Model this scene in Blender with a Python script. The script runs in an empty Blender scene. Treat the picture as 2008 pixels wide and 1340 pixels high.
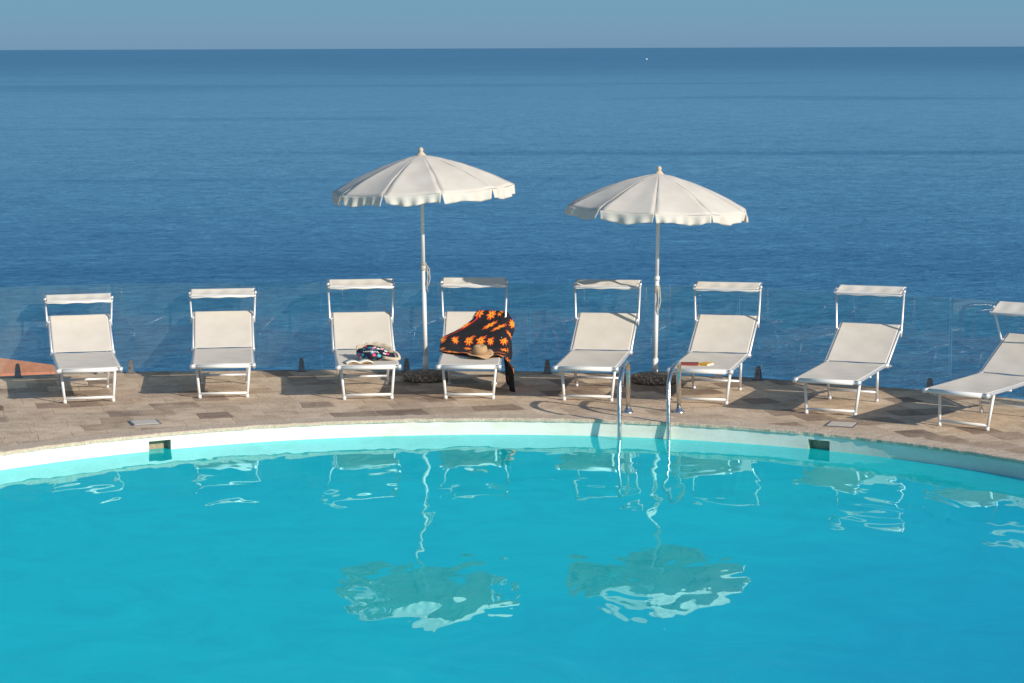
import bpy, math, random
from mathutils import Vector, Matrix, noise
random.seed(4)
scene = bpy.context.scene
scene.view_settings.view_transform = 'Standard'
scene.view_settings.look = 'None'
scene.view_settings.exposure = 0
rad = math.radians
COL = scene.collection

# ---------------------------------------------------------------- helpers
class MB:
    def __init__(s):
        s.v = []; s.f = []; s.m = []; s.uv = {}
    def add(s, vs, fs, mi=0):
        o = len(s.v)
        s.v += [Vector(v) for v in vs]
        s.f += [tuple(i + o for i in f) for f in fs]
        s.m += [mi] * len(fs)
        return o
    def tube(s, pts, r, seg=10, mi=0, closed=False, caps=True):
        pts = [Vector(p) for p in pts]
        n = len(pts); vs = []; fs = []
        rr = r if isinstance(r, (list, tuple)) else [r] * n
        prev = None
        for i, p in enumerate(pts):
            if closed:
                t = (pts[(i + 1) % n] - pts[i - 1]).normalized()
            else:
                a = pts[max(i - 1, 0)]; b = pts[min(i + 1, n - 1)]
                t = (b - a).normalized()
            if prev is None:
                up = Vector((0, 0, 1)) if abs(t.z) < .9 else Vector((1, 0, 0))
                x = t.cross(up).normalized()
            else:
                x = (prev - t * prev.dot(t)).normalized()
            prev = x
            y = t.cross(x)
            for k in range(seg):
                a = 2 * math.pi * k / seg
                vs.append(p + (x * math.cos(a) + y * math.sin(a)) * rr[i])
        rings = n if closed else n - 1
        for i in range(rings):
            j = (i + 1) % n
            for k in range(seg):
                k2 = (k + 1) % seg
                fs.append((i * seg + k, i * seg + k2, j * seg + k2, j * seg + k))
        if caps and not closed:
            fs.append(tuple(range(seg))[::-1])
            fs.append(tuple((n - 1) * seg + k for k in range(seg)))
        s.add(vs, fs, mi)
    def box(s, c, size, rz=0, mi=0, taper=1.0):
        c = Vector(c); hx, hy, hz = [q / 2 for q in size]
        R = Matrix.Rotation(rz, 3, 'Z'); vs = []
        for z, k in ((-hz, 1), (hz, taper)):
            for x, y in ((-hx, -hy), (hx, -hy), (hx, hy), (-hx, hy)):
                vs.append(c + R @ Vector((x * k, y * k, z)))
        s.add(vs, [(3, 2, 1, 0), (4, 5, 6, 7), (0, 1, 5, 4), (1, 2, 6, 5), (2, 3, 7, 6), (3, 0, 4, 7)], mi)
    def grid(s, fn, nu, nv, mi=0, uvfn=None):
        vs = []
        o = len(s.v)
        for j in range(nv + 1):
            for i in range(nu + 1):
                vs.append(fn(i / nu, j / nv))
                if uvfn: s.uv[o + len(vs) - 1] = uvfn(i / nu, j / nv)
        fs = []
        for j in range(nv):
            for i in range(nu):
                a = j * (nu + 1) + i
                fs.append((a, a + 1, a + nu + 2, a + nu + 1))
        s.add(vs, fs, mi)
    def lathe(s, prof, seg=32, c=(0, 0, 0), mi=0, wob=None):
        c = Vector(c); vs = []; fs = []; n = len(prof)
        for i, (r, z) in enumerate(prof):
            for k in range(seg):
                a = 2 * math.pi * k / seg
                dz = wob(r, a) if wob else 0
                vs.append(c + Vector((r * math.cos(a), r * math.sin(a), z + dz)))
        for i in range(n - 1):
            for k in range(seg):
                k2 = (k + 1) % seg
                fs.append((i * seg + k, i * seg + k2, (i + 1) * seg + k2, (i + 1) * seg + k))
        s.add(vs, fs, mi)
    def build(s, name, mats, parent=None, smooth=True, solid=0, bevel=0, **props):
        me = bpy.data.meshes.new(name)
        me.from_pydata([tuple(v) for v in s.v], [], s.f)
        if not isinstance(mats, (list, tuple)): mats = [mats]
        for m in mats: me.materials.append(m)
        for p, mi in zip(me.polygons, s.m):
            p.material_index = mi; p.use_smooth = smooth
        if s.uv:
            ul = me.uv_layers.new(name='UVMap')
            for lp in me.loops:
                ul.data[lp.index].uv = s.uv.get(lp.vertex_index, (0, 0))
        me.update()
        ob = bpy.data.objects.new(name, me)
        COL.objects.link(ob)
        if parent: ob.parent = parent
        if solid:
            md = ob.modifiers.new('thickness', 'SOLIDIFY'); md.thickness = solid; md.offset = 0
        if bevel:
            md = ob.modifiers.new('bevel', 'BEVEL'); md.width = bevel; md.segments = 2; md.limit_method = 'ANGLE'
        for k, v in props.items(): ob[k] = v
        return ob

def empty(name, loc, rz=0, **props):
    e = bpy.data.objects.new(name, None)
    e.empty_display_size = .2
    e.location = loc; e.rotation_euler = (0, 0, rz)
    COL.objects.link(e)
    for k, v in props.items(): e[k] = v
    return e

class MT:
    def __init__(s, name):
        s.mat = bpy.data.materials.new(name); s.mat.use_nodes = True
        s.nt = s.mat.node_tree; s.nt.nodes.clear()
        s.out = s.nt.nodes.new('ShaderNodeOutputMaterial')
    def n(s, t, ins=None, **props):
        nd = s.nt.nodes.new('ShaderNode' + t)
        for k, v in props.items(): setattr(nd, k, v)
        if ins:
            for k, v in ins.items():
                sock = nd.inputs[k]
                if isinstance(v, bpy.types.NodeSocket): s.nt.links.new(v, sock)
                else: sock.default_value = v
        return nd
    def math(s, op, a, b=0.0, c=0.0, clamp=False):
        nd = s.n('Math', {0: a, 1: b, 2: c}, operation=op); nd.use_clamp = clamp
        return nd.outputs[0]
    def mix(s, f, a, b, blend='MIX'):
        nd = s.n('MixRGB', {0: f, 1: a, 2: b}, blend_type=blend)
        return nd.outputs[0]
    def ramp(s, f, stops, interp='LINEAR'):
        nd = s.n('ValToRGB', {0: f}); cr = nd.color_ramp; cr.interpolation = interp
        while len(cr.elements) < len(stops): cr.elements.new(.5)
        for e, (p, c) in zip(cr.elements, stops):
            e.position = p
            e.color = c if len(c) == 4 else (*c, 1)
        return nd.outputs[0]
    def noise(s, vec, scale, detail=3, rough=.5, dist=0):
        return s.n('TexNoise', {'Vector': vec, 'Scale': scale, 'Detail': detail, 'Roughness': rough, 'Distortion': dist}).outputs[0]
    def mapping(s, scale=(1, 1, 1), rot=(0, 0, 0), src='Object'):
        tc = s.n('TexCoord')
        return s.n('Mapping', {'Vector': tc.outputs[src], 'Scale': scale, 'Rotation': rot}).outputs[0]
    def bump(s, h, dist, strength=1.0, normal=None):
        ins = {'Height': h, 'Distance': dist, 'Strength': strength}
        if normal: ins['Normal'] = normal
        return s.n('Bump', ins).outputs[0]
    def surf(s, sh):
        s.nt.links.new(sh, s.out.inputs[0]); return s.mat
    def pbr(s, **k):
        ins = {a.replace('_', ' '): b for a, b in k.items()}
        return s.n('BsdfPrincipled', ins).outputs[0]

def C(r, g, b): return (r, g, b, 1)

# ---------------------------------------------------------------- materials
def mat_fabric(name, col, transl=.2):
    m = MT(name); v = m.mapping()
    st = m.noise(v, 5, 4, .6)
    c = m.mix(m.ramp(st, [(.35, (0, 0, 0)), (.8, (1, 1, 1))]), C(*col), C(col[0] * .92, col[1] * .90, col[2] * .87))
    wr = m.noise(v, 6, 2, .5)
    fine = m.noise(v, 300, 2, .5)
    nb = m.bump(wr, .005, .6); nb = m.bump(fine, .001, .4, nb)
    d = m.n('BsdfDiffuse', {'Color': c, 'Normal': nb}).outputs[0]
    t = m.n('BsdfTranslucent', {'Color': c, 'Normal': nb}).outputs[0]
    return m.surf(m.n('MixShader', {0: transl, 1: d, 2: t}).outputs[0])
fab_bed = mat_fabric('cream_sling_fabric', (.82, .76, .67), .14)
fab_shade = mat_fabric('canopy_cloth', (.90, .85, .76), .20)
fab_par = mat_fabric('parasol_canvas', (.82, .78, .715), .26)

def mat_metal(name, col, rough, metal=1.0):
    m = MT(name); v = m.mapping()
    n = m.noise(v, 25, 3)
    r = m.math('MULTIPLY_ADD', n, .25, rough - .1)
    return m.surf(m.pbr(Base_Color=C(*col), Roughness=r, Metallic=metal))
alu = mat_metal('satin_aluminium', (.78, .79, .81), .42, .6)
steel = mat_metal('polished_steel', (.72, .70, .66), .2, 1)
whitep = mat_metal('white_enamel', (.80, .79, .76), .35, 0)
greyp = mat_metal('grey_clamp_metal', (.26, .26, .27), .4, .7)

def mat_plain(name, col, rough=.8, var=.25, scale=14, bump=.004):
    m = MT(name); v = m.mapping()
    n = m.noise(v, scale, 4, .6)
    c = m.mix(n, C(*[q * (1 - var) for q in col]), C(*[min(1, q * (1 + var)) for q in col]))
    return m.surf(m.pbr(Base_Color=c, Roughness=rough, Normal=m.bump(n, bump, .6)))

def mat_deck():
    m = MT('stone_pavers'); v = m.mapping(rot=(0, 0, rad(-16)))
    wob = m.n('TexNoise', {'Vector': v, 'Scale': 2.2, 'Detail': 4.0}).outputs[1]
    vw = m.n('VectorMath', {0: wob, 1: (.10, .10, .0)}, operation='MULTIPLY').outputs[0]
    v2 = m.n('VectorMath', {0: v, 1: vw}, operation='ADD').outputs[0]
    br = m.n('TexBrick', {'Vector': v2, 'Color1': C(0, 0, 0), 'Color2': C(1, 1, 1), 'Mortar': C(.4, .4, .4), 'Scale': 1.0,
              'Mortar Size': .006, 'Mortar Smooth': .8, 'Bias': 0.0, 'Brick Width': .31, 'Row Height': .36}, offset=.37, squash=1.5, squash_frequency=3)
    tone = m.ramp(br.outputs[0], [(0, (.74, .575, .41)), (.18, (.62, .475, .34)), (.30, (.78, .61, .445)), (.44, (.68, .52, .375)), (.54, (.77, .60, .43)), (.61, (.40, .29, .20)), (.68, (.28, .195, .14)), (.73, (.72, .56, .41)), (.82, (.46, .34, .245)), (1, (.24, .165, .12))])
    big = m.noise(v, .8, 5, .65)
    mid = m.noise(v, 4.5, 5, .7, .6)
    fine = m.noise(v, 38, 5, .75)
    c = m.mix(m.ramp(big, [(.46, (0, 0, 0)), (.68, (.55, .55, .55))]), tone, C(.78, .63, .47))
    c = m.mix(.9, c, m.ramp(mid, [(.3, (.66, .61, .56)), (.55, (1.0, 1.0, 1.0)), (.75, (1.10, 1.09, 1.08))]), 'MULTIPLY')
    c = m.mix(.8, c, m.ramp(fine, [(.25, (.62, .59, .56)), (.65, (1.06, 1.06, 1.05))]), 'MULTIPLY')
    c = m.mix(m.math('MULTIPLY', br.outputs[1], .25), c, C(.44, .34, .25))
    h = m.math('SUBTRACT', m.math('ADD', fine, mid), m.math('MULTIPLY', br.outputs[1], .6))
    return m.surf(m.pbr(Base_Color=c, Roughness=.85, Normal=m.bump(h, .010, .8)))
deck_m = mat_deck()

def mat_coping():
    m = MT('coping_stone'); v = m.mapping()
    n = m.noise(v, 3, 5, .65); f = m.noise(v, 45, 4, .7)
    c = m.mix(n, C(.56, .43, .32), C(.84, .70, .55))
    c = m.mix(.9, c, m.ramp(f, [(.3, (.60, .56, .52)), (.65, (1, 1, 1))]), 'MULTIPLY')
    return m.surf(m.pbr(Base_Color=c, Roughness=.8, Normal=m.bump(f, .012, .8)))
coping_m = mat_coping()

def mat_poolwall():
    m = MT('pool_plaster'); v = m.mapping(scale=(1, 1, 2.5))
    n = m.noise(v, 2.2, 5, .6); f = m.noise(v, 30, 3)
    c = m.mix(m.ramp(n, [(.4, (0, 0, 0)), (.7, (1, 1, 1))]), C(.82, .79, .71), C(.70, .65, .54))
    geo = m.n('NewGeometry'); z = m.n('SeparateXYZ', {0: geo.outputs[0]}).outputs[2]
    under = m.math('LESS_THAN', z, -.17)
    c = m.mix(under, c, C(.30, .80, .86))
    return m.surf(m.pbr(Base_Color=c, Roughness=.6, Normal=m.bump(f, .003, .5)))
wall_m = mat_poolwall()

def mat_pool():
    m = MT('pool_water_surface')
    v = m.mapping()
    vs = m.mapping(scale=(1.7, .75, 1), rot=(0, 0, .12))
    n1 = m.noise(vs, 1.0, 2, .4, .7)
    n2 = m.noise(m.mapping(scale=(1, 1, 1), rot=(0, 0, .6)), 2.6, 1, .4, .4)
    h = m.math('ADD', n1, m.math('MULTIPLY', n2, .14))
    nb = m.bump(h, .017, 1.0)
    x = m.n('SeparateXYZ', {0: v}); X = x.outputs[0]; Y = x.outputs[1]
    grad = m.math('MULTIPLY_ADD', X, .20, -.12)  # body colour turns darker and bluer towards the right and near side
    grad = m.math('SUBTRACT', grad, m.math('MULTIPLY', Y, .13))
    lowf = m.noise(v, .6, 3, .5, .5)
    grad = m.math('ADD', grad, m.math('MULTIPLY_ADD', lowf, .5, -.25), clamp=True)
    body = m.mix(grad, C(.0, .76, .80), C(.0, .44, .72))
    soft = m.noise(m.mapping(rot=(0, 0, .3)), 1.3, 6, .65, 1.5)
    body = m.mix(.9, body, m.ramp(soft, [(.3, (.84, .85, .89)), (.5, (.97, .97, .98)), (.7, (1, 1.08, 1.06))]), 'MULTIPLY')
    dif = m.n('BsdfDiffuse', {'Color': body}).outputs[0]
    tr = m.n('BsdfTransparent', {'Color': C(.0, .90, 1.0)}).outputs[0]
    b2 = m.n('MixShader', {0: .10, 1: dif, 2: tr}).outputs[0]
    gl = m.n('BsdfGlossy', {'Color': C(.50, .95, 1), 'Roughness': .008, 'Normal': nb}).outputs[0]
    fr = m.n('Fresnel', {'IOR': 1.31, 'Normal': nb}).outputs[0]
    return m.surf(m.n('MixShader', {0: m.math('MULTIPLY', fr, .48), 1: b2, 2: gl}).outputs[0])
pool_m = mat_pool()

def mat_sea():
    m = MT('open_sea')
    va = m.mapping(scale=(.62, 1, 1), rot=(0, 0, rad(3)))
    w1 = m.noise(va, .80, 5, .70, .5)
    w2 = m.noise(va, .26, 5, .68, .5)
    w4 = m.noise(va, .060, 5, .72, .5)
    w3 = m.noise(m.mapping(scale=(.30, 1, 1), rot=(0, 0, rad(-5))), .0040, 4, .6, .8)
    h = m.math('ADD', m.math('MULTIPLY', w1, .7), m.math('MULTIPLY', w2, 1.3))
    nb = m.bump(h, .8, .8)
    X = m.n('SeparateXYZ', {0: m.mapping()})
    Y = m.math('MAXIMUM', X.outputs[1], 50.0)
    inv = m.math('DIVIDE', 33.45, Y)      # distance ramp: wind bands plus sky-reflection brightening put into base colour
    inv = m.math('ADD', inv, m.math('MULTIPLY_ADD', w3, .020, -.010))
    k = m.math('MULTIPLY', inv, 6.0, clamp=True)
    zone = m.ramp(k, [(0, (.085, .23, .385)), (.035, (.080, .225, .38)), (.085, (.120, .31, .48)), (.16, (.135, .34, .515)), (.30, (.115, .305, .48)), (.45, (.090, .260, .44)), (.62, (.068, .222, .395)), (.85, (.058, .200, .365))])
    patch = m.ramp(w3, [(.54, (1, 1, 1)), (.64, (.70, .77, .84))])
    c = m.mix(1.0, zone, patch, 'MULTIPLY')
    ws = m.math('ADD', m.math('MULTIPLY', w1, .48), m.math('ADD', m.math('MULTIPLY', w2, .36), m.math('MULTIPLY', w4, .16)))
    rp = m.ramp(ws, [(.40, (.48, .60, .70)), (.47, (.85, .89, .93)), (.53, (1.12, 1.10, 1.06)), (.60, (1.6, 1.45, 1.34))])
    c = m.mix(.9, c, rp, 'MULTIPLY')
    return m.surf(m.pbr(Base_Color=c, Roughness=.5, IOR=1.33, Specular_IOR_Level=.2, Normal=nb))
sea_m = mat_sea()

def mat_glass():
    m = MT('fence_glass'); v = m.mapping(scale=(1, 1, .35))
    n = m.noise(v, 3.0, 5, .7)
    tr = m.n('BsdfTransparent', {'Color': C(.90, .955, .95)}).outputs[0]
    gl = m.n('BsdfGlossy', {'Color': C(1, 1, 1), 'Roughness': .0}).outputs[0]
    df = m.n('BsdfDiffuse', {'Color': C(.36, .45, .47)}).outputs[0]
    fr = m.n('Fresnel', {'IOR': 1.45}).outputs[0]
    a = m.n('MixShader', {0: m.ramp(n, [(.35, (.025, .025, .025)), (.7, (.085, .085, .085))]), 1: tr, 2: df}).outputs[0]
    return m.surf(m.n('MixShader', {0: m.math('MULTIPLY', fr, .65), 1: a, 2: gl}).outputs[0])
glass_m = mat_glass()
gedge_m = mat_plain('glass_cut_edge', (.24, .44, .58), .3, .5, 25, .001)

def mat_sarong():
    m = MT('floral_sarong_cloth')
    tc = m.n('TexCoord').outputs['UV']
    vo = m.n('TexVoronoi', {'Vector': tc, 'Scale': 8.0, 'Randomness': .35}, voronoi_dimensions='2D')
    d = m.n('VectorMath', {0: tc, 1: vo.outputs['Position']}, operation='SUBTRACT').outputs[0]
    s = m.n('SeparateXYZ', {0: d})
    r = m.n('VectorMath', {0: d}, operation='LENGTH').outputs['Value']
    rnd = m.n('SeparateXYZ', {0: vo.outputs['Color']})
    ang = m.math('ADD', m.math('ARCTAN2', s.outputs[1], s.outputs[0]), m.math('MULTIPLY', rnd.outputs[2], 3.0))
    pet = m.math('ABSOLUTE', m.math('COSINE', m.math('MULTIPLY', ang, 4.0)))
    size = m.math('MULTIPLY_ADD', rnd.outputs[0], .020, .028)
    lim = m.math('MULTIPLY', size, m.math('MULTIPLY_ADD', pet, .75, .30))
    ins = m.math('LESS_THAN', r, lim)
    keep = m.math('GREATER_THAN', rnd.outputs[1], .10)
    ins = m.math('MULTIPLY', ins, keep)
    q = m.math('DIVIDE', r, size)
    flower = m.ramp(q, [(0, (.55, .04, .01)), (.14, (.55, .04, .01)), (.18, (1.0, .42, .03)), (.6, (1.0, .26, .012)), (1, (.95, .07, .01))])
    c = m.mix(ins, C(.008, .007, .010), flower)
    u = m.n('SeparateXYZ', {0: tc})
    st = m.math('MULTIPLY', m.math('GREATER_THAN', u.outputs[0], .030), m.math('LESS_THAN', u.outputs[0], .045))
    st = m.math('MULTIPLY', st, m.math('LESS_THAN', u.outputs[1], .26))
    c = m.mix(st, c, C(.62, .02, .012))
    return m.surf(m.pbr(Base_Color=c, Roughness=.8))
sarong_m = mat_sarong()

def mat_straw(name, col):
    m = MT(name); v = m.mapping()
    w = m.n('TexWave', {'Vector': v, 'Scale': 60.0, 'Distortion': 2.0}, bands_direction='Z').outputs[1]
    c = m.mix(w, C(*[q * .72 for q in col]), C(*col))
    return m.surf(m.pbr(Base_Color=c, Roughness=.8, Normal=m.bump(w, .002, .8)))
straw_m = mat_straw('woven_straw', (.62, .40, .21))
pale_straw_m = mat_straw('pale_linen', (.78, .64, .47))
rope_m = mat_straw('cotton_cord', (.62, .57, .48))

def mat_pebble():
    m = MT('pebbled_concrete'); v = m.mapping()
    vo = m.n('TexVoronoi', {'Vector': v, 'Scale': 42.0})
    rr = m.n('SeparateXYZ', {0: vo.outputs['Color']}).outputs[0]
    c = m.ramp(rr, [(0, (.28, .19, .12)), (.4, (.50, .37, .26)), (.7, (.64, .52, .40)), (1, (.36, .28, .21))])
    c = m.mix(m.ramp(vo.outputs['Distance'], [(.3, (0, 0, 0)), (.6, (1, 1, 1))]), c, C(.20, .145, .10))
    return m.surf(m.pbr(Base_Color=c, Roughness=.8, Normal=m.bump(m.math('SUBTRACT', 1.0, vo.outputs['Distance']), .010, 1)))
pebble_m = mat_pebble()

def mat_floral_bag():
    m = MT('floral_bag_print'); v = m.mapping()
    vo = m.n('TexVoronoi', {'Vector': v, 'Scale': 26.0})
    rr = m.n('SeparateXYZ', {0: vo.outputs['Color']}).outputs[0]
    c = m.ramp(rr, [(0, (.01, .012, .03)), (.25, (.02, .22, .34)), (.42, (.75, .05, .20)), (.56, (.01, .01, .025)), (.68, (.03, .40, .50)), (.80, (.85, .45, .50)), (.92, (.80, .78, .72))], 'CONSTANT')
    msk = m.math('LESS_THAN', vo.outputs['Distance'], .50)
    c = m.mix(msk, C(.008, .01, .02), c)
    return m.surf(m.pbr(Base_Color=c, Roughness=.6))
bag_m = mat_floral_bag()

def mat_terrain():
    m = MT('rocky_scrub'); v = m.mapping()
    n = m.noise(v, .25, 6, .65); f = m.noise(v, 2.5, 5, .7)
    c = m.ramp(n, [(.35, (.05, .07, .025)), (.5, (.16, .13, .07)), (.65, (.34, .27, .2))])
    return m.surf(m.pbr(Base_Color=c, Roughness=.95, Normal=m.bump(f, .3, .8)))
terrain_m = mat_terrain()

def mat_rooftile():
    m = MT('terracotta_tiles'); v = m.mapping()
    n = m.noise(v, .8, 5, .6); f = m.noise(v, 6, 4, .7)
    c = m.mix(n, C(.58, .20, .10), C(.72, .32, .19))
    c = m.mix(.6, c, m.ramp(f, [(.3, (.70, .66, .64)), (.6, (1, 1, 1))]), 'MULTIPLY')
    return m.surf(m.pbr(Base_Color=c, Roughness=.9, Normal=m.bump(f, .02, .6)))
roof_m = mat_rooftile()
render_m = mat_plain('ochre_render', (.62, .52, .42))
hull_m = mat_plain('white_hull_paint', (.85, .85, .85), .3, .05)
paper_m = mat_plain('paper_pages', (.82, .78, .68), .7, .06)
redbook_m = mat_plain('dark_red_cover', (.26, .045, .03), .5, .15)
orange_m = mat_plain('orange_cover', (.80, .42, .04), .5, .1)
grate_m = mat_plain('pale_cover_plate', (.60, .54, .46), .6, .2)
floor_m = mat_plain('pool_floor_paint', (.02, .60, .75), .7, .05, 2, .001)
niche_m = mat_plain('skimmer_plastic', (.30, .36, .30), .6, .2)

# ---------------------------------------------------------------- world / sun
SUN_EL, SUN_AZ = 23.5, 43.0      # azimuth: degrees towards -Y from +X
S = Vector((math.cos(rad(SUN_EL)) * math.cos(rad(SUN_AZ)), -math.cos(rad(SUN_EL)) * math.sin(rad(SUN_AZ)), math.sin(rad(SUN_EL))))
w = bpy.data.worlds.new("World"); scene.world = w; w.use_nodes = True
nt = w.node_tree; nt.nodes.clear()
o = nt.nodes.new('ShaderNodeOutputWorld'); bg = nt.nodes.new('ShaderNodeBackground')
sky = nt.nodes.new('ShaderNodeTexSky'); sky.sky_type = 'NISHITA'; sky.sun_disc = False
sky.sun_elevation = rad(SUN_EL); sky.sun_rotation = rad(90 + SUN_AZ)
sky.dust_density = .8; sky.ozone_density = 1.5; sky.air_density = 1.0
tc = nt.nodes.new('ShaderNodeTexCoord'); sp = nt.nodes.new('ShaderNodeSeparateXYZ')
nt.links.new(tc.outputs['Generated'], sp.inputs[0])
rm = nt.nodes.new('ShaderNodeValToRGB'); nt.links.new(sp.outputs[2], rm.inputs[0])
cr = rm.color_ramp
cr.elements[0].position = 0.0; cr.elements[0].color = (1.28, 2.35, 3.55, 1)
cr.elements[1].position = .12; cr.elements[1].color = (.40, 2.0, 3.4, 1)
e = cr.elements.new(.006); e.color = (1.36, 2.50, 3.70, 1)
e = cr.elements.new(.022); e.color = (1.20, 2.66, 3.80, 1)
mr = nt.nodes.new('ShaderNodeMapRange'); mr.inputs[1].default_value = .26; mr.inputs[2].default_value = .6
mr.inputs[3].default_value = .97; mr.inputs[4].default_value = .0
nt.links.new(sp.outputs[2], mr.inputs[0])
mx = nt.nodes.new('ShaderNodeMixRGB'); nt.links.new(mr.outputs[0], mx.inputs[0])
nt.links.new(sky.outputs[0], mx.inputs[1]); nt.links.new(rm.outputs[0], mx.inputs[2])
nt.links.new(mx.outputs[0], bg.inputs[0]); bg.inputs[1].default_value = .13
nt.links.new(bg.outputs[0], o.inputs[0])

sl = bpy.data.lights.new('sun', 'SUN'); sl.energy = 4.7; sl.angle = rad(.53); sl.color = (1, .91, .79)
so = bpy.data.objects.new('sun', sl); so.rotation_euler = S.to_track_quat('Z', 'Y').to_euler(); so.location = (20, -5, 20); COL.objects.link(so)

# ---------------------------------------------------------------- camera
cam = bpy.data.cameras.new('camera'); cam.lens = 78.9; cam.sensor_width = 36; cam.clip_end = 500000; cam.clip_start = .2
co = bpy.data.objects.new('camera', cam); COL.objects.link(co)
p = rad(7.45); F = Vector((0, math.cos(p), -math.sin(p)))
R0 = Vector((1, 0, 0)); U0 = R0.cross(F)
r = rad(.2); R1 = (R0 * math.cos(r) - U0 * math.sin(r)); U1 = R1.cross(F)
co.matrix_world = Matrix(((R1.x, U1.x, -F.x, 0), (R1.y, U1.y, -F.y, 0), (R1.z, U1.z, -F.z, 3.45), (0, 0, 0, 1)))
scene.camera = co

# ---------------------------------------------------------------- sea, terrain
b = MB(); L = 250000
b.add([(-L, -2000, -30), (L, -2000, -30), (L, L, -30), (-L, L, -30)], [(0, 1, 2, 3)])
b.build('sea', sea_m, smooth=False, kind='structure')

b = MB()
def terr(u, v):
    x = -70 + 140 * u; y = -60 + 170 * v
    d = max(0, y - 20) + max(0, abs(x) - 12) * .8
    z = -1.6 - d * .42 - 10 * (1 - math.exp(-d / 14))
    z += noise.noise(Vector((x * .08, y * .08, 0))) * 3 * min(1, d / 10)
    if d <= 0: z = -2.5
    return Vector((x, y, max(z, -34)))
b.grid(terr, 90, 100)
b.build('terrain', terrain_m, kind='structure')

# ---------------------------------------------------------------- deck + pool
PC = Vector((-.3, 14.99, 0)); PR = 5.8; WZ = -.15
outer = [(13, -12), (13, 8), (9.6, 15), (7.4, 18.9), (6.1, 20.85), (4.48, 22.34), (2.42, 23.45), (.2, 23.93), (-2.05, 24.11), (-4.3, 23.99), (-6.35, 23.42), (-8.3, 22.4), (-10, 20.8), (-13, 14), (-13, -12)]
def ray_out(a):
    d = Vector((math.cos(a), math.sin(a))); o2 = PC.xy; best = None
    for i in range(len(outer)):
        A = Vector(outer[i]); B = Vector(outer[(i + 1) % len(outer)])
        e = B - A; den = d.x * e.y - d.y * e.x
        if abs(den) < 1e-9: continue
        q = A - o2
        t = (q.x * e.y - q.y * e.x) / den; s_ = (q.x * d.y - q.y * d.x) / den
        if t > 0 and -1e-6 <= s_ <= 1 + 1e-6: best = t if best is None else min(best, t)
    return best
b = MB(); N = 360; vs = []; fs = []
for i in range(N):
    a = 2 * math.pi * i / N; ro = ray_out(a); c, s_ = math.cos(a), math.sin(a)
    for rr, z in ((PR + .1, -.3), (PR + .1, 0), (ro, 0), (ro, -2.6)):
        vs.append((PC.x + rr * c, PC.y + rr * s_, z))
for i in range(N):
    j = (i + 1) % N
    for k in range(3):
        fs.append((i * 4 + k, i * 4 + k + 1, j * 4 + k + 1, j * 4 + k))
b.add(vs, fs)
b.build('paved_deck', deck_m, smooth=False, kind='structure')

pool = empty('swimming_pool', PC, label='round white plastered swimming pool with rough stone coping', category='swimming pool')
b = MB()
vs = []; fs = []; N = 700
prof = [(-.004, -.026), (-.012, -.022), (-.014, .002), (-.004, .009), (.22, .009), (.226, -.02)]
for i in range(N):
    a = 2 * math.pi * i / N
    jit = noise.noise(Vector((math.cos(a) * 40, math.sin(a) * 40, 0))) * .009 + noise.noise(Vector((math.cos(a) * 130, math.sin(a) * 130, 0))) * .008
    for (dr, z) in prof:
        rr = PR + dr + jit
        vs.append((rr * math.cos(a), rr * math.sin(a), z + (jit * .4 if z > -.015 else 0)))
n = len(prof)
for i in range(N):
    j = (i + 1) % N
    for k in range(n - 1): fs.append((i * n + k, j * n + k, j * n + k + 1, i * n + k + 1))
b.add(vs, fs); b.build('coping', coping_m, pool, smooth=False)
# wall with skimmer gaps
sk = []
for X in (-3.19, 2.76):
    dx = X - PC.x; sk.append(math.atan2(math.sqrt(PR * PR - dx * dx), dx))
HW = .105 / PR; Z0, Z1 = -.060, -.26
b = MB(); vs = []; fs = []; angs = sorted(set([2 * math.pi * i / 360 for i in range(360)] + [a + q for a in sk for q in (-HW, HW)]))
angs = [a for a in angs if not any(abs(a - q) < HW - 1e-6 for q in sk)]
zs = [-.018, Z0, -.17, Z1, -1.7]
for a in angs:
    for z in zs: vs.append((PR * math.cos(a), PR * math.sin(a), z))
NA = len(angs)
for i in range(NA):
    j = (i + 1) % NA
    mid = (angs[i] + angs[j]) / 2
    gap = any(abs(mid - q) < HW * .9 for q in sk)
    for k in range(4):
        if gap and k in (1, 2): continue
        fs.append((i * 5 + k, j * 5 + k, j * 5 + k + 1, i * 5 + k + 1))
b.add(vs, fs); b.build('pool_wall', wall_m, pool, smooth=False)
b = MB(); b.lathe([(0.001, -1.69), (PR + .02, -1.69)], 96); b.build('pool_floor', floor_m, pool, smooth=False)
for a in sk:
    b = MB(); ca, sa = math.cos(a), math.sin(a)
    def P(rr, t, z): return Vector((rr * ca - t * sa, rr * sa + t * ca, z))
    h = .105; r0 = PR * math.cos(HW); r1 = PR + .22
    vs = [P(r0, -h, Z1), P(r0, h, Z1), P(r0, h, Z0), P(r0, -h, Z0), P(r1, -h, Z1), P(r1, h, Z1), P(r1, h, Z0), P(r1, -h, Z0)]
    b.add(vs, [(0, 1, 5, 4), (1, 2, 6, 5), (2, 3, 7, 6), (3, 0, 4, 7), (4, 5, 6, 7)])
    b.build('skimmer_opening', niche_m, pool, smooth=False)

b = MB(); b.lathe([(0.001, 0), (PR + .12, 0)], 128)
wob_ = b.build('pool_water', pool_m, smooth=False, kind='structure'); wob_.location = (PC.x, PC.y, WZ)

# cover plates in the deck
for (x, y, rz) in ((-3.42, 20.62, .35), (3.03, 20.38, -.35)):
    e = empty('drain_cover', (x, y, 0), rz, label='small pale square cover plate set in the paving', category='drain cover', group='cover plates in the pool deck')
    b = MB(); b.box((0, 0, .003), (.27, .27, .010)); b.build('frame', greyp, e, smooth=False)
    b = MB(); b.box((0, 0, .006), (.23, .23, .010)); b.build('plate', grate_m, e, smooth=False, bevel=.002)

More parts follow.
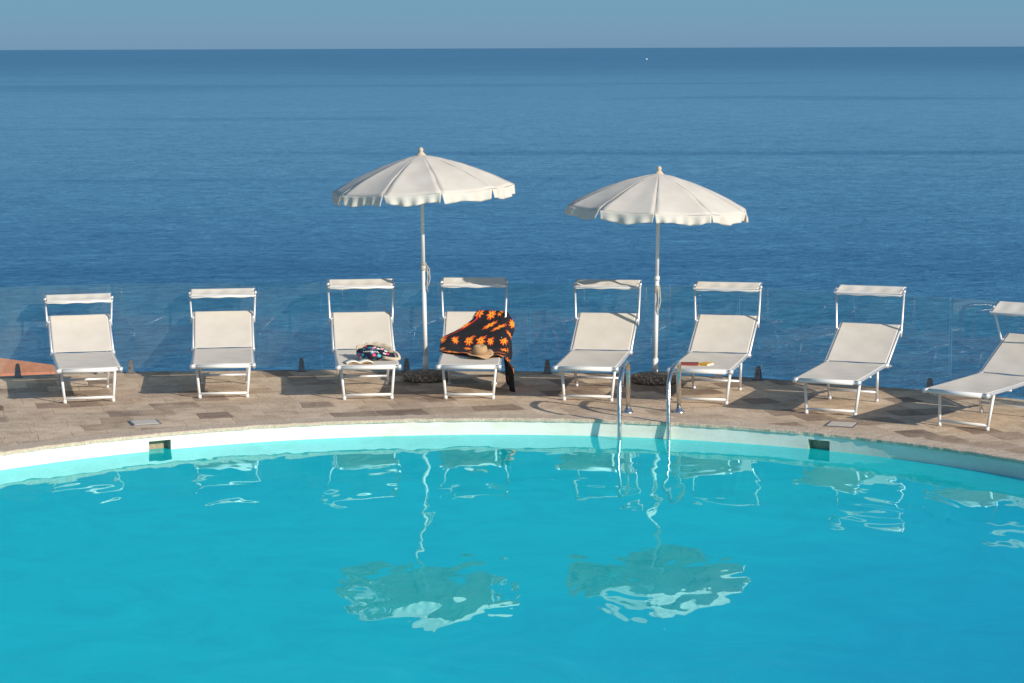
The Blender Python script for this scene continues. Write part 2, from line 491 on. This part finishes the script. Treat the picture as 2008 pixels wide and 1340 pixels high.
# ---------------------------------------------------------------- glass fence
fence = [(-9.9, 20.72), (-8.22, 22.3), (-6.31, 23.3), (-4.27, 23.86), (-2.05, 23.98), (.18, 23.8), (2.37, 23.32), (4.38, 22.22), (6.0, 20.75), (7.28, 18.85)]
clampx = [(.15, .85), (.15, .85), (.52, .93), (.08, .90), (.41, .9), (.09, .91), (.1, .91), (.1, .9), (.1, .9)]
for i in range(len(fence) - 1):
    A = Vector((*fence[i], 0)); B = Vector((*fence[i + 1], 0)); d = B - A; Ln = d.length; rz = math.atan2(d.y, d.x)
    e = empty('glass_fence_panel', A, rz, label='frameless clear glass balustrade panel on small metal clamps', category='glass fence panel', group='glass panels along the deck edge')
    x0, x1 = .012, Ln - .012; z0, z1 = .05, .965; t = .006
    b = MB()
    vs = [(x0, -t, z0), (x1, -t, z0), (x1, t, z0), (x0, t, z0), (x0, -t, z1), (x1, -t, z1), (x1, t, z1), (x0, t, z1)]
    b.add(vs, [(0, 1, 5, 4), (2, 3, 7, 6)], 0)
    b.add(vs, [(3, 2, 1, 0), (4, 5, 6, 7), (1, 2, 6, 5), (3, 0, 4, 7)], 1)
    b.build('glass_pane', [glass_m, gedge_m], e, smooth=False)
    for fr in clampx[i]:
        b = MB(); cx = fr * Ln
        b.box((cx, 0, .006), (.10, .09, .012))
        for sy in (-1, 1):
            vs = []
            for z, hw in ((.012, .034), (.09, .027), (.145, .016)):
                for yy in (sy * .0075, sy * (.032 if z < .09 else .018)):
                    vs += [(cx - hw, yy, z), (cx + hw, yy, z)]
            fs = []
            for k in range(2):
                o_ = k * 4
                fs += [(o_, o_ + 1, o_ + 5, o_ + 4), (o_ + 2, o_ + 3, o_ + 7, o_ + 6), (o_, o_ + 4, o_ + 6, o_ + 2), (o_ + 1, o_ + 3, o_ + 7, o_ + 5)]
            fs += [(8, 9, 11, 10), (0, 2, 3, 1)]
            b.add(vs, fs)
            b.tube([(cx, sy * .02, .07), (cx, sy * .042, .07)], .011, 10)
        b.build('clamp', greyp, e, smooth=False)

# ---------------------------------------------------------------- sun loungers
W = .30; BA = rad(26); HY, HZ = 1.20, .355; BL = .70
def back(s, dz=0): # point on back rest axis
    return (HY + s * math.cos(BA) - dz * math.sin(BA), HZ + s * math.sin(BA) + dz * math.cos(BA))
def bend(p0, p1, p2, n=6):
    p0, p1, p2 = Vector(p0), Vector(p1), Vector(p2)
    return [p0 * (1 - t) ** 2 + p1 * 2 * t * (1 - t) + p2 * t * t for t in [k / n for k in range(n + 1)]]
def lounger(loc, ang, canz, seed, label, cant=14, cy=0.0):
    rnd = random.Random(seed)
    cant += rnd.uniform(-3, 3)
    e = empty('sun_lounger', (loc[0], loc[1], 0), rad(-ang), label=label, category='sun lounger', group='sun loungers along the glass fence')
    # seat frame
    b = MB()
    path = [(-W, HY + .06, .35), (-W, .06, .35)] + bend((-W, .03, .35), (-W, .0, .348), (-W + .03, 0, .345)) + bend((W - .03, 0, .345), (W, 0, .348), (W, .03, .35)) + [(W, .06, .35), (W, HY + .06, .35)]
    b.tube(path, .015, 10)
    b.tube([(-W, 1.08, .345), (W, 1.08, .345)], .011, 8)
    b.tube([(-W, .55, .325), (W, .55, .325)], .010, 8)
    for sx in (-1, 1):
        b.tube([(sx * (W - .028), HY, .35), (sx * (W + .028), HY, .35)], .026, 14)
        b.box((sx * W, .02, .345), (.045, .07, .040))
    b.build('seat_frame', alu, e)
    # seat fabric
    b = MB(); ph = rnd.uniform(0, 6); sg = rnd.uniform(.008, .018)
    def sf(u, v):
        a = (u - .5) * 2; y = -.012 + v * (HY - .02)
        x = a * (W + .012)
        sag = (1 - a * a) ** .8 * (sg * math.sin(math.pi * min(1, v * 1.02)) ** .7)
        z = .368 - sag
        if abs(a) > .96: z -= (abs(a) - .96) / .04 * .022
        if v < .02: z -= (.02 - v) / .02 * .035
        z += .002 * math.sin(a * 5 + v * 9 + ph) * (1 - a * a) + .0015 * math.sin(v * 30 + ph * 2 + a * 3) * (1 - a * a)
        return Vector((x, y, z))
    b.grid(sf, 40, 50); b.build('seat_fabric', fab_bed, e, solid=.003)
    # front bar sleeve
    b = MB(); b.tube([(-W + .045, -.006, .345), (W - .045, -.006, .345)], .022, 12)
    b.build('foot_bar', whitep, e)
    # back frame
    b = MB()
    y0, z0 = back(0); y1, z1 = back(BL - .02)
    yy, zz = back(BL + .010)
    path = [(-W - .010, y0 - .02, z0 - .01), (-W - .010, y1, z1)] + bend((-W - .010, *back(BL - .005)), (-W - .008, yy, zz), (-W + .008, yy, zz), 5) + bend((W - .008, yy, zz), (W + .008, yy, zz), (W + .010, *back(BL - .005)), 5) + [(W + .010, y1, z1), (W + .010, y0 - .02, z0 - .01)]
    b.tube(path, .0135, 10)
    # prop stand
    pm = back(.42, -.01)
    for sx in (-1, 1): b.tube([(sx * (W - .03), *pm), (sx * (W - .04), 1.40, .30), (sx * (W - .04), 1.30, .335)], .009, 8)
    b.tube([(-W + .04, 1.40, .30), (W - .04, 1.40, .30)], .009, 8)
    for sx in (-1, 1): b.tube([(sx * W, HY, .345), (sx * W, 1.42, .315)], .013, 8)
    b.build('backrest_frame', alu, e)
    # back fabric
    b = MB(); sb = rnd.uniform(.004, .012)
    def bf(u, v):
        a = (u - .5) * 2; s_ = .01 + v * (BL + .010)
        sag = (1 - a * a) ** .8 * sb * math.sin(math.pi * v) ** .6
        dz = .0155 - sag
        if v > .98: dz -= (v - .98) / .02 * .012
        dz += .0015 * math.sin(v * 14 + ph + a * 4) * (1 - a * a)
        y, z = back(s_, dz)
        return Vector((a * (W - .002), y, z))
    b.grid(bf, 40, 50); b.build('backrest_fabric', fab_bed, e, solid=.003)
    # legs
    for (yt, yb, wt, wb, cz) in ((.24, .18, .265, .235, .045), (1.02, 1.10, .255, .235, .10)):
        b = MB()
        for sx in (-1, 1):
            b.tube([(sx * wt, yt, .34), (sx * wb, yb, .012)], .0145, 10)
            b.tube([(sx * wb, yb, .0), (sx * wb, yb, .03)], .019, 10)
        t = (.34 - cz) / .328; yc = yt + (yb - yt) * t; wc = wt + (wb - wt) * t
        b.tube([(-wc, yc, cz), (wc, yc, cz)], .0135, 10)
        b.build('leg', alu if yt > .5 else whitep, e)
    # canopy arms + frame
    ay, az = back(BL - .10); CW = W + .045
    b = MB(); ct = rad(cant)
    tyy = ay + .03 + cy
    fy, fz = tyy - .09 * math.cos(ct), canz - .09 * math.sin(ct)
    by, bz = tyy + .12 * math.cos(ct), canz + .12 * math.sin(ct)
    for sx in (-1, 1):
        b.tube([(sx * (W + .0), ay, az), (sx * (W + .034), ay, az)], .018, 12)
        b.tube([(sx * (W + .03), ay - .02, az - .05), (sx * (W + .03), ay, az), (sx * CW, tyy, canz)], .0115, 8)
        b.tube([(sx * CW - .015, tyy, canz), (sx * CW + .015, tyy, canz)], .018, 10)
    b.tube([(-CW, fy, fz), (CW, fy, fz), (CW, by, bz), (-CW, by, bz)], .009, 8, closed=True)
    b.build('canopy_frame', alu, e)
    b = MB()
    def cf(u, v):
        a = (u - .5) * 2; wv = math.sin(v * math.pi)
        y = fy + (by - fy) * v; z = fz + (bz - fz) * v
        dz = .011 - .010 * wv * (1 - a ** 6) + .003 * math.sin(u * 23 + ph) * wv
        x = a * (CW - .012)
        if v < .06 or v > .94: dz -= .008
        if v == 0: z -= .020 + .004 * math.sin(u * 17 + ph); y -= .006
        return Vector((x, y, z + dz))
    b.grid(cf, 40, 16); b.build('canopy_fabric', fab_shade, e, solid=.004)
    return e
def place(fx, fy, ang):
    a = rad(ang); return (fx - .18 * math.sin(a), fy - .18 * math.cos(a))
beds = [(-4.17, 21.86, -13.7, .86, 'empty cream sun lounger with low canopy near the terracotta roof'),
        (-2.88, 22.13, -7, .88, 'empty cream sun lounger with low canopy on stone paving'),
        (-1.43, 22.0, -6, .985, 'cream sun lounger with a floral bag and book on its seat'),
        (-.425, 22.0, 1, .995, 'cream sun lounger with a dark floral sarong thrown over it'),
        (.744, 21.85, 9.4, .99, 'empty cream sun lounger between parasol and pool ladder'),
        (1.857, 21.65, 14, .985, 'cream sun lounger with two small books on its seat'),
        (3.01, 20.95, 21.8, 1.02, 'empty cream sun lounger angled towards the pool'),
        (4.11, 20.18, 36, .95, 'empty cream sun lounger turned strongly sideways beside the pool')]
BE = []
for i, (x, y, a, cz, lb) in enumerate(beds):
    BE.append(lounger(place(x, y, a), a, cz, i + 3, lb, 24 if i == 7 else 15, -.20 if i == 7 else 0))
def on_bed(i, lx, ly, lz):
    x, y, a = beds[i][:3]; ox, oy = place(x, y, a); a = rad(-a)
    return Vector((ox + lx * math.cos(a) - ly * math.sin(a), oy + lx * math.sin(a) + ly * math.cos(a), lz))

# ---------------------------------------------------------------- parasols
def parasol(base, top_h, tilt, phase, rope_z, lean, label):
    e = empty('parasol', (base[0], base[1], 0), label=label, category='parasol', group='cream parasols')
    b = MB()
    b.lathe([(.0, 0), (.225, 0), (.24, .02), (.24, .06), (.22, .085), (.06, .095), (.0, .095)], 40)
    b.build('base', pebble_m, e)
    b = MB()
    tx = lean
    b.tube([(0, 0, .08), (tx * .5, 0, top_h * .5)], .023, 14)
    b.tube([(tx * .5, 0, top_h * .5), (tx, 0, top_h)], .019, 14)
    b.tube([(0, 0, .09), (tx * .1, 0, .25)], .030, 14)
    b.tube([(tx * .49, 0, top_h * .49), (tx * .51, 0, top_h * .51)], .028, 14)
    b.build('pole', whitep, e)
    NR = 10; RR = .95; rise = .35
    M4 = Matrix.Translation((tx, 0, top_h)) @ Matrix.Rotation(rad(tilt), 4, 'Y')
    def can(r_, a):   # r_ 0..1
        f = ((a - phase) / (2 * math.pi / NR)) % 1.0
        g = (f - .5) * 2
        ch = math.cos(math.pi / NR) / math.cos(g * math.pi / NR)
        k = 1 - (1 - ch) * 1.0 - .010 * (1 - g * g) * r_
        z = -rise * (.50 * r_ + .50 * r_ ** 2) - .016 * (1 - g * g) * math.sin(min(1, r_ * 1.0) * math.pi * .62) * r_
        rr = RR * r_ * k
        return Vector((rr * math.sin(a), -rr * math.cos(a), z))
    b = MB(); per = 10
    for p_ in range(NR):
        def fn(u, v, p_=p_):
            a = phase + (p_ + min(max(u, .0005), .9995)) * 2 * math.pi / NR
            q = can(.03 + .97 * v, a)
            q.z += .008 * noise.noise(Vector((q.x * 6, q.y * 6, base[0])))
            return M4 @ q
        b.grid(fn, per, 18)
    b.build('canopy', fab_par, e, solid=.003)
    b = MB(); rnd = random.Random(int(base[0] * 100))
    for p_ in range(NR):
        ph = rnd.uniform(0, 6); am = rnd.uniform(.6, 1.5); fq = rnd.uniform(17, 30); dl = rnd.uniform(-.008, .012)
        def fv(u, v, p_=p_, ph=ph, am=am, fq=fq, dl=dl):
            uu = .0005 + u * .999
            ins = .035 * v * (1 if u < .5 else -1) * abs(u - .5) ** 3 * 8
            uu = min(max(uu + ins, .0005), .9995)
            a = phase + (p_ + uu) * 2 * math.pi / NR
            q = can(1.0, a); d = Vector((math.sin(a), -math.cos(a), 0))
            fold = math.sin(u * fq + ph) * .014 * am + math.sin(u * 9 + ph * 2) * .015
            q = q + d * (.004 + v * (.012 + fold)) + Vector((0, 0, -v * (.094 + dl + .011 * math.sin(u * 8 + ph))))
            return M4 @ q
        b.grid(fv, 36, 6)
    b.build('valance', fab_par, e, solid=.003)
    b = MB()
    for p_ in range(NR):
        a = phase + p_ * 2 * math.pi / NR
        b.tube([M4 @ (can(t / 12, a) + Vector((0, 0, .000))) for t in range(1, 13)], .0028, 6)
    b.build('seam', fab_par, e)
    b = MB()
    for p_ in range(NR):
        a = phase + p_ * 2 * math.pi / NR
        b.tube([M4 @ (can(t, a) + Vector((0, 0, -.012))) for t in (.02, .25, .5, .75, .985)], .006, 6)
        st = M4 @ Vector((0, 0, -.40)); en = M4 @ (can(.52, a) + Vector((0, 0, -.015)))
        b.tube([st, en], .005, 6)
    b.tube([M4 @ Vector((0, 0, -.44)), M4 @ Vector((0, 0, -.38))], .030, 12)
    b.build('ribs', alu, e)
    b = MB()
    b.lathe([(.0, .075), (.018, .068), (.026, .05), (.024, .035), (.018, .026), (.03, .018), (.042, .004), (.062, -.018)], 20)
    b.v = [M4 @ q for q in b.v]
    b.build('finial', pale_straw_m, e)
    # cord tied round the pole
    b = MB()
    hel = [(tx * .5 + .027 * math.cos(t * .7), .027 * math.sin(t * .7), rope_z + t * .0018) for t in range(0, 48)]
    b.tube(hel, .006, 6)
    b.tube([(tx * .5 + .026, -.01, rope_z + .07), (.045, -.02, rope_z + .02), (.052, -.02, rope_z - .08), (.036, -.025, rope_z - .16), (.024, -.03, rope_z - .10), (.034, -.03, rope_z)], .006, 6)
    b.tube([(.022, -.03, rope_z + .04), (.030, -.035, rope_z - .06), (.020, -.035, rope_z - .15), (.032, -.03, rope_z - .22)], .0055, 6)
    b.build('cord', rope_m, e)
    return e
parasol((-.905, 23.3), 2.36, -2.6, rad(13.5), 1.15, -.03, 'cream canvas parasol on white pole beside the sarong lounger')
parasol((1.485, 23.07), 2.17, 2.2, rad(-5.4), .93, .03, 'cream canvas parasol on white pole near the pool ladder')

# ---------------------------------------------------------------- pool ladder
lad = empty('pool_ladder', (1.22, 20.75, 0), label='polished steel pool ladder handrails at the pool edge', category='pool ladder')
xs = ((.99, 1.105), (1.445, 1.59))
for (xf, xb) in xs:
    b = MB(); o_ = Vector((1.22, 20.75, 0))
    pts = [Vector((xb, 21.13, .0)), Vector((xb, 21.12, .36))]
    pts += bend((xb, 21.12, .40), (xb - .005, 21.10, .50), (xb - .03, 20.98, .50), 8)
    pts += bend((xb - .05, 20.88, .50), (xf + .03, 20.66, .505), (xf + .005, 20.56, .36), 8)
    pts += [Vector((xf, 20.50, .1)), Vector((xf, 20.46, -.15)), Vector((xf, 20.44, -1.3))]
    b.tube([q - o_ for q in pts], .021, 14)
    b.build('rail', steel, lad)
    b = MB(); b.lathe([(.022, .05), (.03, .045), (.036, .02), (.055, .012), (.055, 0)], 20, c=Vector((xb, 21.13, .0)) - o_)
    b.build('foot_flange', steel, lad)
for z in (-.45, -.75, -1.05):
    b = MB(); b.box(Vector((1.2175, 20.45, z)) - Vector((1.22, 20.75, 0)), (.42, .09, .03)); b.build('step', steel, lad, smooth=False, bevel=.005)

# ---------------------------------------------------------------- sarong
b = MB(); Sx = .70; ST = 1.40
def xl(s):
    if s < .16: return .03 - s * .2
    if s < .55: return -.002 - (s - .16) / .39 * .33
    if s < 1.0: return -.335
    return -.335 + (s - 1.0) / .40 * .42
def hang(s):
    if s < .9: return .14 + .18 * s
    return .30 + .060 * min(1, (s - .9) / .15)
def cl(u, v):
    s = v * ST; x0 = xl(s); flat = .325 - x0; h = hang(s); a = u * (flat + h)
    if s < Sx: y, z = back(Sx - s, .018); y += .012
    else:
        y, z = HY - (s - Sx) , .374
    ed = noise.noise(Vector((s * 5, 2, 0))) * .03 * (1 - u)
    dg = a * .9 + s * .5
    wr = .005 + .007 * (.5 + .5 * math.sin(dg * 22 + 2 * noise.noise(Vector((a * 3, s * 3, 5))))) + .008 * abs(noise.noise(Vector((a * 4, s * 5, 3))))
    if a <= flat:
        x = x0 + a + ed
        bump = .045 * math.exp(-((x + .24) / .07) ** 2 - ((s - .74) / .2) ** 2)
        edge = max(0, (a - (flat - .05)) / .05)
        return Vector((x, y, z + wr + bump - .01 * edge * edge))
    d = a - flat; dd = min(1, d * 9)
    fan = .070 * max(0, 1 - s / .95) + .075 * max(0, (s - 1.0) / .4)
    fx = .014 + dd * fan + .016 * math.sin(s * 19) * dd + .06 * d + .014 * noise.noise(Vector((s * 7, d * 5, 1)))
    zz = max(.012, z + .008 - d + .03 * math.sin(s * 9) * d)
    return Vector((.325 + fx, y - d * .10, zz))
def cu(u, v):
    s = v * ST; x0 = xl(s)
    return (u * (.325 - x0 + hang(s)) + (x0 + .335) * .0, s * .46)
b.grid(cl, 110, 140, uvfn=lambda u, v: (cu(u, v)[0], cu(u, v)[1]))
sar = b.build('sarong', sarong_m, solid=.003, label='black sarong with orange flowers draped over a sun lounger', category='sarong')
x, y, a_ = beds[3][:3]; ox, oy = place(x, y, a_); sar.location = (ox, oy, 0); sar.rotation_euler = (0, 0, rad(-a_))

# hat
h = empty('straw_hat', on_bed(3, .10, .52, .396), .3, label='small straw sun hat lying on a lounger seat', category='straw hat')
h.rotation_euler = (rad(6), rad(-4), .4); h.scale = (.84, .84, .95)
b = MB(); b.lathe([(.0, .085), (.03, .095), (.06, .10), (.078, .09), (.086, .06), (.09, .02)], 36, wob=lambda r_, a: -.012 * math.exp(-(r_ / .03) ** 2))
b.build('crown', straw_m, h, solid=.003)
b = MB(); b.lathe([(.09, .02), (.10, .008), (.13, .004), (.16, .002)], 48, wob=lambda r_, a: (r_ - .09) / .07 * (.016 * math.sin(2 * a + 1) + .006 * math.sin(5 * a)) + .008 * (r_ > .1))
b.build('brim', straw_m, h, solid=.003)
b = MB(); b.lathe([(.0925, .018), (.0915, .036)], 36); b.build('band', mat_plain('tan_band', (.35, .20, .10)), h, solid=.002)

# ---------------------------------------------------------------- beach bag on bed 3
bg_ = empty('beach_bag', on_bed(2, .08, .46, .364), -.1, label='crumpled floral beach pouch with straw edge on a lounger', category='beach bag')
b = MB()
def bagf(u, v):
    a = u * 2 * math.pi; t = v * math.pi
    r_ = math.sin(t) ** .8 * (1 + .10 * math.sin(3 * a + 1) + .05 * math.sin(7 * a)); x = .185 * r_ * math.cos(a); y = .13 * r_ * math.sin(a)
    z = .045 + .055 * math.cos(t)
    z += .030 * noise.noise(Vector((x * 11, y * 11, 1))) * math.sin(t) + .05 * max(0, y) / .12 - .03 * max(0, x) / .18
    return Vector((x, y, max(0.001, z)))
b.grid(bagf, 48, 24); b.build('pouch', bag_m, bg_)
b = MB()
b.grid(lambda u, v: Vector((-.20 + .36 * u, .10 + .04 * math.sin(u * 3.1), .02 + (.095 + .035 * math.sin(u * math.pi) + .006 * math.sin(u * 25)) * v)), 40, 4)
b.build('straw_edge', pale_straw_m, bg_, solid=.012)
b = MB()
b.tube(bend((.12, .04, .06), (.24, .03, .09), (.26, -.05, .014), 8) + bend((.26, -.05, .012), (.22, -.12, .01), (.10, -.09, .03), 6), [.016] * 16, 8)
b.build('handle', pale_straw_m, bg_)
b = MB()
pts = [(-.10 + .16 * t / 40, -.085 - .012 * math.sin(t / 40 * math.pi), .078 + .010 * math.sin(t * 1.1) + .008 * math.sin(t / 40 * 3)) for t in range(41)]
b.tube(pts, .003, 5); b.build('white_lettering', hull_m, bg_)
# open book
bk = empty('open_book', on_bed(2, -.09, .18, .362), .25, label='open paperback book with pale pages on lounger seat', category='book')
b = MB(); b.grid(lambda u, v: Vector(((u - .5) * .27, (v - .5) * .17, .012 + .018 * abs(math.sin(u * 2 * math.pi)) )), 30, 2)
b.build('pages', paper_m, bk, solid=.006)
b = MB(); b.grid(lambda u, v: Vector(((u - .5) * .28, (v - .5) * .18, .003 + .010 * abs(math.sin(u * 2 * math.pi)))), 30, 2)
b.build('cover', straw_m, bk, solid=.003)

# books on bed 6
for (lx, ly, sz, rz, cm, nm, lb) in ((-.15, .30, (.18, .12, .024), .2, redbook_m, 'book', 'closed dark red book lying on a lounger seat'), (.01, .32, (.11, .13, .026), -.35, orange_m, 'book', 'small closed orange book lying on a lounger seat')):
    e = empty(nm, on_bed(5, lx, ly, .358), rz - .25, label=lb, category='book')
    b = MB(); b.box((0, 0, sz[2] / 2), (sz[0] - .01, sz[1] - .008, sz[2] - .006)); b.build('pages', paper_m, e, smooth=False)
    b = MB(); b.box((0, 0, .0015), (sz[0], sz[1], .003)); b.box((0, 0, sz[2] - .0015), (sz[0], sz[1], .003)); b.box((-sz[0] / 2 + .0005, 0, sz[2] / 2), (.003, sz[1], sz[2] - .0062)); b.box((0, -sz[1] / 2 + .0005, sz[2] / 2), (sz[0] - .01, .002, sz[2] - .0062))
    b.build('cover', cm, e, smooth=False)

# ---------------------------------------------------------------- house below, boat
hs = empty('house', (-17.9, 58.5, -13.5), rad(-4), label='low house with a reddish terracotta roof below the deck', category='house')
b = MB(); b.box((0, 0, 3), (11, 9, 8.6)); b.build('wall', render_m, hs, smooth=False)
b = MB()
def rf(u, v):
    x = -6 + 11.9 * u; y = -5 + 10 * v
    z = 9.46 - 2.1 * abs(v - .5) * 2 - .80 * max(0, (u - .45) / .55)
    return Vector((x, y, z))
b.grid(rf, 20, 20)
b.build('roof', roof_m, hs, smooth=False, solid=.25)

bt = empty('motor_boat', (387, 6450, -30), .5, label='tiny white boat on the open sea', category='boat')
bt.scale = (.75, .75, .75)
b = MB()
secs = [(-4.5, 1.3, .0), (-2, 1.5, .0), (1, 1.4, .1), (3.2, .9, .3), (4.8, .05, .6)]
vs = []; fs = []
for x, hw, sh in secs: vs += [(x, -hw, 1.4 + sh), (x, -hw * .6, -.3), (x, hw * .6, -.3), (x, hw, 1.4 + sh)]
for i in range(4):
    for k in range(4): fs.append((i * 4 + k, i * 4 + (k + 1) % 4, (i + 1) * 4 + (k + 1) % 4, (i + 1) * 4 + k))
fs += [(0, 1, 2, 3), (16, 19, 18, 17)]
b.add(vs, fs); b.build('hull', hull_m, bt, smooth=False)
b = MB(); b.box((-.6, 0, 2.2), (3.6, 2.0, 1.6), taper=.85); b.box((-1, 0, 3.3), (1.6, 1.2, .7), taper=.8); b.build('cabin', hull_m, bt, smooth=False)
